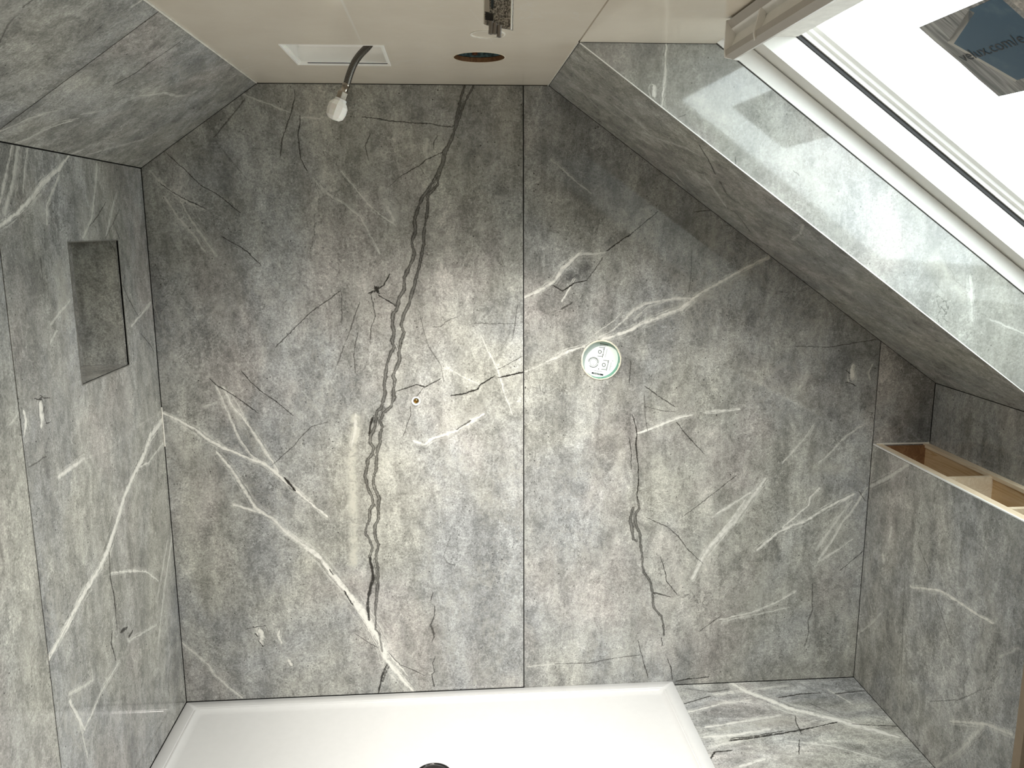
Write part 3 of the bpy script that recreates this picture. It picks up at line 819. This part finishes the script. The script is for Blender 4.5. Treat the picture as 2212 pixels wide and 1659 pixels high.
bm = bmesh.new(); poly_prism(bm, [W(.004, YC-.0012, -.0010), W(.004, YC+.0012, -.0010), W(.004, YC+.0012, .0016), W(.004, YC-.0012, .0016)], tR*(SMAX-.02)); from_bm('panel_edge_glint', bm, M['white_frame'], sr)  # thin white strip stands in for the glint along this panel edge

# ------------------------------------------------------------------ roof window
win = empty('window_1', W(.6, -1.28, .25)); win['kind'] = 'structure'; WB = W(.6, -1.28, .25)
YM = (YC+YC2)/2; S0, S1 = .285, 1.64
def member(name, prof, m, sides=True, rails=True, parts=True):
    """prof: (inset from the opening edge, depth n); four mitred members"""
    quads = []
    def corner(t, n, sy, ss):
        y = YC-t if sy > 0 else YC2+t; s = S0+t if ss < 0 else S1-t; return W(s, y, n)
    k = len(prof)
    for (c0, c1) in (((1, -1), (1, 1)), ((-1, -1), (-1, 1)), ((1, -1), (-1, -1)), ((1, 1), (-1, 1))):
        bm = bmesh.new(); a = [bm.verts.new(corner(t, n, *c0)) for t, n in prof]; b = [bm.verts.new(corner(t, n, *c1)) for t, n in prof]
        bm.faces.new(a); bm.faces.new(b[::-1])
        for i in range(k): bm.faces.new((a[i], b[i], b[(i+1) % k], a[(i+1) % k]))
        from_bm(name, bm, m, win, WB)
member('frame', [(-.05, .213), (.0, .213), (.002, .256), (-.006, .257), (-.006, .260), (.010, .260), (.055, .262), (.055, .326), (-.05, .326)], M['white_frame'])
member('gasket', [(.048, .3265), (.0585, .3265), (.0585, .336), (.048, .336)], M['rubber'])
member('sash', [(.045, .3362), (.064, .3362), (.066, .346), (.076, .349), (.079, .356), (.090, .361), (.094, .372), (.045, .372)], M['white_frame'])
bm = bmesh.new(); poly_prism(bm, [W(S0+.085, YC-.085, .364), W(S1-.085, YC-.085, .364), W(S1-.085, YC2+.085, .364), W(S0+.085, YC2+.085, .364)], -nR*.004)
from_bm('pane', bm, M['glass'], win, WB)
# ventilation bar along the head of the sash
YE = -.93
P = [at_y(q, YE) for q in ((1571, 46), (1580, 62), (1568, 107), (1568.5, 120))]
back_ = np.array([.06, 0, .035])
def sweep(name, pts, m, y1=YC2+.03, par=win):
    bm = bmesh.new(); poly_prism(bm, pts, np.array([0, y1-YE, 0])); return from_bm(name, bm, m, par, WB)
sweep('bar_plate', [P[0], P[1], P[1]+back_, P[0]+back_*.6], M['grey_frame'])
sweep('bar_flap', [P[1]+(0, -.0, 0), P[1]+np.array([.012, 0, -.012]), P[2]+np.array([.012, 0, .006]), P[2], P[2]+back_, P[1]+back_], M['white_frame'])
pb = P[3]; sweep('bar_rail', [P[2], P[2]+np.array([.02, 0, .004]), pb+np.array([.030, 0, -.004]), pb+np.array([.016, 0, -.009]), pb], M['grey_frame'])
bm = bmesh.new(); poly_prism(bm, [P[0]+(-.002, 0, .002), P[2]+(-.003, 0, 0), P[3]+(-.002, 0, -.004), P[3]+(.03, 0, -.01), P[1]+back_], np.array([0, .006, 0])); from_bm('bar_end_cap', bm, M['white_frame'], win, WB)
yk = YE-.18
bm = bmesh.new(); poly_prism(bm, [P[1]+(-.002, yk-YE, 0), P[2]+(-.003, yk-YE, -.004), P[3]+(-.001, yk-YE, -.006), P[2]+(.016, yk-YE, 0), P[1]+(.012, yk-YE, 0)], np.array([0, -.006, 0])); from_bm('bar_clip', bm, M['white_frame'], win, WB)

# ------------------------------------------------------------------ label on the pane
NL = .3615
def glass_pt(px, n=NL): return hit(px, W(0, 0, n), nR)
def sy(px, n=NL):
    h = glass_pt(px, n)-np.array([XR2, 0, H]); return h@tR, h[1]
lab0 = glass_pt((1984.5, 59.5)); s_a, y_a = sy((1984.5, 59.5)); s_b, _ = sy((2160, 208)); LBW = .42
lab = empty('window_label', lab0); tag(lab, 'printed paper label with blue sky photo and black web address on window pane', 'label')
def flat(name, pts, n, th, m, parent=lab, base=lab0):
    bm = bmesh.new(); poly_prism(bm, [W(s, y, n) for s, y in pts], -nR*th); return from_bm(name, bm, m, parent, base)
def label_mat():
    s = NT('label_print_grey'); c = s.coords((1, 14, 1)); n = s.noise(c, 5, 4, .6, .5)
    return s.fin(s.mix(s.ramp(n, .35, .65), (.10, .095, .09), (.36, .34, .32)), .5)
def sky_mat():
    s = NT('label_print_sky'); c = s.coords(); n = s.noise(c, 9, 5, .6)
    return s.fin(s.mix(s.ramp(n, .45, .75), (.014, .058, .105), (.10, .16, .19)), .5)
flat('paper', [(s_a, y_a), (s_a+.05, y_a+.001), (s_a+.12, y_a-.0015), (s_a+.18, y_a+.001), (s_b, y_a), (s_b+.004, y_a-LBW), (s_a, y_a-LBW)], NL, .001, label_mat())
L_ = [sy(q) for q in ((2094, 20.5), (2050, 87.5), (2197, 172.5))]
sk0, yk0 = L_[1]; flat('printed_sky', [L_[0], L_[1], L_[2], (L_[2][0], y_a-LBW+.01), (s_a+.002, y_a-LBW+.01)], NL-.0006, .0004, sky_mat())
pf = plain('label_print_pale', (.40, .37, .33), .5)
for a_, b_, wd in (((2094, 20.5), (2050, 87.5), .012), ((2050, 87.5), (2197, 172.5), .010)):
    p1, p2 = np.array(sy(a_)), np.array(sy(b_)); d = p2-p1; nn = np.array([d[1], -d[0]])/np.linalg.norm(d)
    if (np.array([s_a+.1, y_a])-p1)@nn < 0: nn = -nn
    flat('printed_frame', [p1, p2, p2+nn*wd, p1+nn*wd], NL-.0006, .0004, pf)
bl0, bl1 = sy((2084, 133)), sy((2212, 94))
def text(name, s, size, M4, m, parent, base, spacing=1.0):
    cu = bpy.data.curves.new(name, 'FONT'); cu.body = s; cu.size = size; cu.resolution_u = 3; cu.space_character = spacing
    o = bpy.data.objects.new(name, cu); COL.objects.link(o); dg = bpy.context.evaluated_depsgraph_get(); me = bpy.data.meshes.new_from_object(o.evaluated_get(dg))
    bpy.data.objects.remove(o); me.transform(M4); me.transform(Matrix.Translation(-Vector(base))); me.name = name; me.materials.clear(); return link(name, me, m, parent)
ang = math.atan2(bl1[0]-bl0[0], bl1[1]-bl0[1])
o_ = W(bl0[0], bl0[1], NL-.0012); ex = -Y_; ey = -tR; ez = nR
M4 = Matrix(((ex[0], ey[0], ez[0], o_[0]), (ex[1], ey[1], ez[1], o_[1]), (ex[2], ey[2], ez[2], o_[2]), (0, 0, 0, 1)))
text('printed_text', 'velux.com/e', .041, M4, M['ink'], lab, lab0)

# ------------------------------------------------------------------ shower tray
TB = np.array([XTR/2, -.45, ZFL]); tray = empty('shower_tray', TB); tag(tray, 'wide low white shower tray on the floor below the grey back wall', 'shower tray')
def rrect(x0, x1, y0, y1, r, z, k=5):
    out = []
    for cx, cy, a0 in ((x1-r, y1-r, 0), (x0+r, y1-r, 90), (x0+r, y0+r, 180), (x1-r, y0+r, 270)):
        for i in range(k+1):
            a = math.radians(a0+90*i/k); out.append((cx+r*math.cos(a), cy+r*math.sin(a), z))
    return out
bm = bmesh.new(); X0, X1, Y0, Y1 = .0012, XTR, -.90, -.0012; rings = []
for ins, z, r in ((0, ZFL+.0004, .004), (0, -.002, .004), (.002, 0, .005), (.040, 0, .012), (.0435, -.0035, .012), (.047, .0010, .012), (.051, .0006, .013), (.058, -.008, .016), (.075, -.0105, .02), (.30, -.0125, .06)):
    rings.append([bm.verts.new(p) for p in rrect(X0+ins, X1-ins, Y0+ins, Y1-ins, r, z)])
for A, B in zip(rings[:-1], rings[1:]):
    for i in range(len(A)): bm.faces.new((A[i], A[(i+1) % len(A)], B[(i+1) % len(A)], B[i]))
bm.faces.new(rings[-1]); bm.faces.new(rings[0][::-1])
from_bm('tray_body', bm, M['white_gloss'], tray, TB, True)
DC = (.926, -.4835, -.0125); bm = bmesh.new(); lathe(bm, DC, Z_, [(0, .0), (.0615, .0), (.0615, .006), (.0600, .0085), (.056, .009), (.054, .0075), (.053, .0078)], 48); dr = from_bm('drain_ring', bm, M['dark_chrome'], tray, TB, True)
bm = bmesh.new(); lathe(bm, DC, Z_, [(.052, .004), (.052, .008), (.047, .0115), (.035, .0135), (.02, .0145), (0, .015)], 48); from_bm('drain_cap', bm, M['dark_chrome'], tray, TB, True)

# ------------------------------------------------------------------ concealed valve in the back wall
VB = np.array([VX, 0, VZ]); val = empty('shower_valve_box', VB); tag(val, 'round recessed shower valve box with white printed cover in right wall panel', 'valve')
bm = bmesh.new(); lathe(bm, VB, -Y_, [(VR-.0015, -.004), (VR+.0004, .0), (VR+.0016, .003), (VR-.0008, .0048), (VR-.0038, .0042), (VR-.0042, -.006), (VR-.002, -.008)], 56, True)
for v in bm.verts: v.co += Vector((random.uniform(-1, 1), 0, random.uniform(-1, 1)))*.0007
from_bm('rim', bm, M['cream'], val, VB, True)
bm = bmesh.new(); lathe(bm, VB, -Y_, [(VR-.0043, .002), (VR-.0043, -.042), (VR-.002, -.042), (VR-.002, .002)], 56, True); from_bm('sleeve', bm, M['green'], val, VB, True)
bm = bmesh.new(); lathe(bm, VB, -Y_, [(0, -.026), (VR-.0045, -.026), (VR-.0045, -.036), (0, -.036)], 56); cov = from_bm('cover_plate', bm, M['mint'], val, VB, True)
# printing on the cover: drawn in the plane of the cover, tilted 12 degrees
PA = math.radians(-10); pu = X_*math.cos(PA)+Z_*math.sin(PA); pv = -X_*math.sin(PA)+Z_*math.cos(PA); PO = at_y((1303.0, 783.0), .030)
def cover_xy(zx, zy):
    q = at_y((1220+zx/10.37, 700+zy/10.37), .026)-VB; return q
def ribbon(name, polys, wd, m):
    bm = bmesh.new()
    for pts in polys:
        q = [np.array(p) for p in pts]
        for a, b in zip(q[:-1], q[1:]):
            d = b-a; l = np.linalg.norm(d)
            if l < 1e-6: continue
            nn = np.cross(d/l, Y_)*wd/2; e = d/l*wd*.3; dz = np.array([0, -.0004, 0])
            bm.faces.new([bm.verts.new(x+dz) for x in (a-e-nn, b+e-nn, b+e+nn, a-e+nn)])
    me = bpy.data.meshes.new(name); bm.to_mesh(me); bm.free(); return link(name, me, m, cov)
def circ(cx, cy, r, a0=0, a1=360, n=28): return [cover_xy(cx+r*math.cos(math.radians(a0+(a1-a0)*i/n)), cy+r*math.sin(math.radians(a0+(a1-a0)*i/n))) for i in range(n+1)]
ribbon('printed_diagram', [circ(785, 622, 34), circ(875, 915, 36), circ(640, 860, 105, 190, 370, 36), circ(640, 860, 108, 25, 140, 24)], .0019, M['ink'])
ribbon('printed_diagram', [[cover_xy(*a) for a in l] for l in ([(895, 520), (840, 750)], [(985, 815), (930, 1045)], [(770, 515), (895, 530)], [(735, 715), (845, 725)], [(865, 810), (985, 825)], [(820, 1010), (935, 1020)], [(800, 437), (970, 470)], [(865, 540), (870, 575)], [(835, 690), (870, 690)], [(955, 845), (975, 860)], [(925, 985), (950, 990)])], .0016, M['ink'])
ribbon('printed_diagram', [[cover_xy(*a) for a in l] for l in ([(950, 560), (905, 740)], [(1040, 860), (1000, 1040)], [(665, 1040), (830, 1065)], [(790, 475), (920, 495)], [(1060, 825), (1085, 830)])]+[circ(640, 860, 78, 0, 360, 20), circ(640, 870, 130, 200, 350, 20)], .0011, M['greyink'])
bm = bmesh.new()
for cx, cy, r in ((757, 1005, 11), (800, 437, 9), (965, 468, 9), (640, 900, 6), (1050, 945, 6)): bm.faces.new([bm.verts.new(p+np.array([0, -.0005, 0])) for p in circ(cx, cy, r, 0, 360-22.5, 15)])
me = bpy.data.meshes.new('printed_dot'); bm.to_mesh(me); bm.free(); link('printed_dot', me, M['ink'], cov)
bm = bmesh.new(); bm.faces.new([bm.verts.new(cover_xy(*q)+np.array([0, -.0005, 0])) for q in ((607, 1075), (602, 1108), (857, 1158), (863, 1122))])
me = bpy.data.meshes.new('printed_bar'); bm.to_mesh(me); bm.free(); link('printed_bar', me, M['ink'], cov)
b0, b1 = cover_xy(640, 1106), cover_xy(825, 1142); ex = (b1-b0)/np.linalg.norm(b1-b0); ez = -Y_; ey = np.cross(ez, ex); o_ = VB+b0+np.array([0, -.0008, 0])
M4 = Matrix(((ex[0], ey[0], ez[0], o_[0]), (ex[1], ey[1], ez[1], o_[1]), (ex[2], ey[2], ez[2], o_[2]), (0, 0, 0, 1)))
text('printed_text', 'hansgrohe', .0062, M4, M['white_plastic'], cov, VB)

# ------------------------------------------------------------------ water outlet in the left panel
OB = np.array([.880, 0, 1.130]); out = empty('pipe_outlet', OB); tag(out, 'small round brass pipe outlet in white sleeve on left wall panel', 'pipe outlet')
bm = bmesh.new(); lathe(bm, OB, -Y_, [(.0125, -.002), (.0150, .001), (.0155, .003), (.0125, .0035), (.0100, .001), (.0098, -.012), (.0112, -.012)], 32, True); from_bm('sleeve', bm, M['white_plastic'], out, OB, True)
bm = bmesh.new(); lathe(bm, OB, -Y_, [(.0097, -.014), (.0097, -.003), (.0082, .000), (.0070, -.001), (.0066, -.008), (.0045, -.009), (.0045, -.004), (.0028, -.003), (.0026, -.010), (0, -.010)], 28); from_bm('thread', bm, M['brass'], out, OB, True)

# ------------------------------------------------------------------ ceiling: shower head recess, hose, light opening, ring, driver
RB = np.array([.7125, -.457, H]); rec = empty('shower_head_recess', RB); tag(rec, 'white rectangular recess box for a shower head in cream ceiling', 'recess box')
bm = bmesh.new(); x0, x1, y0, y1 = .5775, .8475, -.5965, -.3175
zt = H+.050; t = .004
box(bm, (x0, y0, zt), (x1, y1, zt+t)); box(bm, (x0, y0, H-.001), (x0+t, y1, zt)); box(bm, (x1-t, y0, H-.001), (x1, y1, zt)); box(bm, (x0+t, y0, H-.001), (x1-t, y0+t, zt)); box(bm, (x0+t, y1-t, H-.001), (x1-t, y1, zt))
from_bm('recess_shell', bm, M['bright_white'], rec, RB)
bm = bmesh.new(); f = .008
for a, b in (((x0+t, y0+t), (x1-t, y0+t+f)), ((x0+t, y1-t-f), (x1-t, y1-t)), ((x0+t, y0+t+f), (x0+t+f, y1-t-f)), ((x1-t-f, y0+t+f), (x1-t, y1-t-f))): box(bm, (*a, H+.006), (*b, H+.009))
from_bm('recess_flange', bm, M['white_plastic'], rec, RB)
bm = bmesh.new(); box(bm, (x0+.03, y1-t-.0006, H+.004), (x1-.01, y1-t, H+.009)); from_bm('dark_seam', bm, M['ink'], rec, RB)
HY = -.50
hp = [at_y(q, HY) for q in ((806, 84), (795.5, 99.6), (778, 118), (765, 137), (755, 161.5), (748, 186))]
HB = hp[0]; hose = empty('shower_hose', HB); tag(hose, 'braided steel hose with white plastic cap hanging out of ceiling recess', 'hose')
bm = bmesh.new(); tube(bm, spline(hp), .0098, 20); from_bm('hose_body', bm, M['braid'], hose, HB, True)
e0, e1 = at_y((748, 184), HY), at_y((727, 240), HY); ax = e1-e0; ax /= np.linalg.norm(ax)
bm = bmesh.new(); lathe(bm, e0, ax, [(.0098, -.004), (.0110, -.002), (.0110, .003), (.0098, .006), (.0096, .018), (.0108, .020), (.0108, .024), (0, .024)], 24); from_bm('ferrule', bm, M['nickel'], hose, HB, True)
bm = bmesh.new(); lathe(bm, e0+ax*.018, ax, [(0, 0), (.0125, .0), (.0150, .003), (.0150, .020), (.0130, .023), (0, .023)], 6); from_bm('nut', bm, M['nickel'], hose, HB)
bm = bmesh.new(); lathe(bm, e0+ax*.039, ax, [(.0148, 0), (.0165, .002), (.0165, .007), (.0215, .012), (.0265, .020), (.0272, .036), (.0240, .050), (.0150, .058), (0, .060)], 10); from_bm('cap', bm, M['white_plastic'], hose, HB)
# opening for a ceiling light
LB = np.array([1.100, -.453, H]); op = empty('light_opening', LB); tag(op, 'round dark hole cut in cream ceiling for a ceiling light', 'ceiling hole')
bm = bmesh.new(); lathe(bm, LB, Z_, [(.0725, .008), (.0765, .008), (.0765, .11), (0, .112), (0, .110), (.0725, .108)], 40); from_bm('cavity', bm, M['dark'], op, LB)
bm = bmesh.new(); lathe(bm, LB, Z_, [(.0722, .014), (.0722, .040), (.0705, .040), (.0705, .014)], 40, True); from_bm('membrane', bm, M['foil'], op, LB)
bm = bmesh.new(); lathe(bm, LB, -Z_, [(.0712, -.001), (.0712, .0008), (.0728, .0008), (.0728, -.0004)], 48); from_bm('cut_edge', bm, M['cream'], op, LB)
bm = bmesh.new(); lathe(bm, LB, Z_, [(.0706, .0002), (.0706, .0125), (.0716, .0125), (.0716, .0002)], 40, True); from_bm('hole_wall', bm, M['ply_dark'], op, LB)
bm = bmesh.new(); tube(bm, [(1.085, -.40, H+.095), (1.088, -.395, H+.05), (1.090, -.392, H+.018)], .008, 12); from_bm('copper_pipe', bm, M['copper'], op, LB, True)
bm = bmesh.new(); box(bm, (1.105, -.395, H+.03), (1.165, -.388, H+.06)); from_bm('timber', bm, M['ply_dark'], op, LB)
GB = np.array([1.111, -.737, H-.001]); bm = bmesh.new(); lathe(bm, (0, 0, 0), -Z_, [(.0395, -.0015), (.0395, .0006), (.0435, .0006), (.0435, -.0015)], 48, True)
rg_ = from_bm('ceiling_ring', bm, M['silicone']); rg_.location = GB; tag(rg_, 'thin white ring on cream ceiling behind the hanging driver', 'ring')
# LED driver hanging from the ceiling by its cord
DY = -1.55
def dq(zx, zy): return at_y((980+zx/11.06, zy/11.06), DY)
c00, c10, cm_, = dq(725, 580), dq(1360, 705), dq(1020, 640)
top = np.array([0, .0, .115]); DB = (c00+c10)/2; drv = empty('light_driver', DB); tag(drv, 'small cloudy plastic light driver with three cable tubes hanging near ceiling', 'driver')
dpt = np.array([.006, .026, .004])
bm = bmesh.new(); bq = [cm_, c10, c10+dpt, c00+dpt*.9, c00]; poly_prism(bm, bq, top+np.array([.003, 0, 0])); from_bm('housing', bm, M['clear'], drv, DB)
bm = bmesh.new(); q = [c00+(c10-c00)*.12+(.0, .006, .004), c00+(c10-c00)*.46+(0, .004, .003), c00+(c10-c00)*.46+(0, .020, .003), c00+(c10-c00)*.12+(0, .02, .004)]
poly_prism(bm, q, top*.82); from_bm('circuit_board', bm, M['foil'], drv, DB)
for nm, f0, f1, k0, k1, mm in (('side_strip', .03, .21, .16, .95, 'grey_frame'), ('blue_strip', .27, .36, .22, .95, 'strip_blue'), ('terminal_block', .06, .34, .06, .15, 'dark')):
    d_ = c10-c00; q = [c00+d_*f0+top*k0, c00+d_*f1+top*k0, c00+d_*f1+top*k1, c00+d_*f0+top*k1]
    bm = bmesh.new(); poly_prism(bm, [p+np.array([0, -.0002, 0]) for p in q], np.array([0, -.0012, 0])); from_bm(nm, bm, M[mm], drv, DB)
bm = bmesh.new(); tube(bm, [c10+(.0006, 0, .0), c10+top+(.0036, 0, 0)], .0013, 8); from_bm('edge_rib', bm, M['white_plastic'], drv, DB)
bm = bmesh.new(); tube(bm, [c00+(-.0004, 0, .0), c00+top+(.0028, 0, 0)], .0010, 8); from_bm('edge_rib', bm, M['white_plastic'], drv, DB)
for (zx, a, b) in ((890, 575, 815), (985, 625, 812), (1090, 675, 890)):
    p1, p2 = dq(zx+4, a), dq(zx-6, b); bm = bmesh.new(); d = p1-p2; L = np.linalg.norm(d)
    lathe(bm, p1, -d/L, [(0, -.004), (.0034, -.004), (.0036, L-.002), (.0038, L), (.0022, L), (.0022, L-.006), (0, L-.006)], 16); from_bm('cable_tube', bm, M['tube_grey'], drv, DB, True)
bm = bmesh.new()
for zx, zy, r in ((1028, 408, .0030), (1130, 480, .0024), (1232, 480, .0024), (1140, 262, .0020)):
    lathe(bm, dq(zx, zy)+np.array([0, -.0004, 0]), Y_, [(r*.7, -.0006), (r, -.0006), (r, .001), (r*.7, .001)], 16, True)
from_bm('screw_boss', bm, M['grey_frame'], drv, DB)
ct = (c00+c10)/2+top; bm = bmesh.new(); tube(bm, spline([ct+(0, .01, -.01), ct+(.004, .012, (H-ct[2])*.5), np.array([ct[0]+.01, DY+.01, H+.001])]), .003, 10); from_bm('cord', bm, M['grey_frame'], drv, DB, True)

# ------------------------------------------------------------------ board end standing at the right
PY = -1.0; bb = at_y((2181, 1680), PY); xb0 = bb[0]; BB = (xb0, PY, ZFL)
bd = empty('wooden_board', BB); tag(bd, 'upright board with pale edge and rough brown core beside right wall', 'board')
bm = bmesh.new(); box(bm, (xb0, PY-.03, ZFL+.0005), (xb0+.020, PY, .90), .001); from_bm('face', bm, M['post'], bd, BB)
bm = bmesh.new(); box(bm, (xb0+.020, PY-.032, ZFL+.0005), (XR-.002, PY-.002, .895), .001); from_bm('core', bm, M['ply_edge'], bd, BB)

# ------------------------------------------------------------------ light: the daylight of the roof window is guided by a portal, with unseen spots added to brighten the room
la = bpy.data.lights.new('daylight_portal', 'AREA'); la.shape = 'RECTANGLE'; la.size = S1-S0-.15; la.size_y = abs(YC2-YC)-.15; la.cycles.is_portal = True
lo = bpy.data.objects.new('daylight_portal', la); COL.objects.link(lo); pc = W((S0+S1)/2, YM, .39)
lo.matrix_world = Matrix(((tR[0], -Y_[0], -nR[0], pc[0]), (tR[1], -Y_[1], -nR[1], pc[1]), (tR[2], -Y_[2], -nR[2], pc[2]), (0, 0, 0, 1)))
def spot(name, x, y, z, up, watt, ang, blend=.6):
    lb = bpy.data.lights.new(name, 'SPOT'); lb.energy = watt; lb.color = WARM; lb.spot_size = math.radians(ang); lb.spot_blend = blend; lb.shadow_soft_size = .05
    lx = bpy.data.objects.new(name, lb); COL.objects.link(lx); lx.location = (x, y, z); lx.rotation_euler = (math.pi if up else 0, 0, 0)
def aimed(x, y, to, watt, ang, blend=.9):
    spot('fill_spot', x, y, H-.012, False, watt, ang, blend); o = COL.objects[-1]; o.rotation_euler = (Vector(to)-o.location).to_track_quat('-Z', 'Y').to_euler()
aimed(1.30, -1.32, (.52, -.30, .08), DOWN_W, 90); aimed(.95, -1.32, (1.62, .06, .18), DOWN_W, 76); aimed(.9, -2.6, (.9, -2.6, 0), DOWN_W*.6, 112);  # unseen spots added under the ceiling to brighten walls and floor
spot('fill_spot_up', .87, -1.05, .05, True, FILL_W, 78, .9)  # unseen upward spot added to brighten the ceiling
for o in bpy.data.objects:
    if o.name.split('.')[0] in ('printed_diagram', 'printed_dot', 'screw_boss'): o['kind'] = 'stuff'
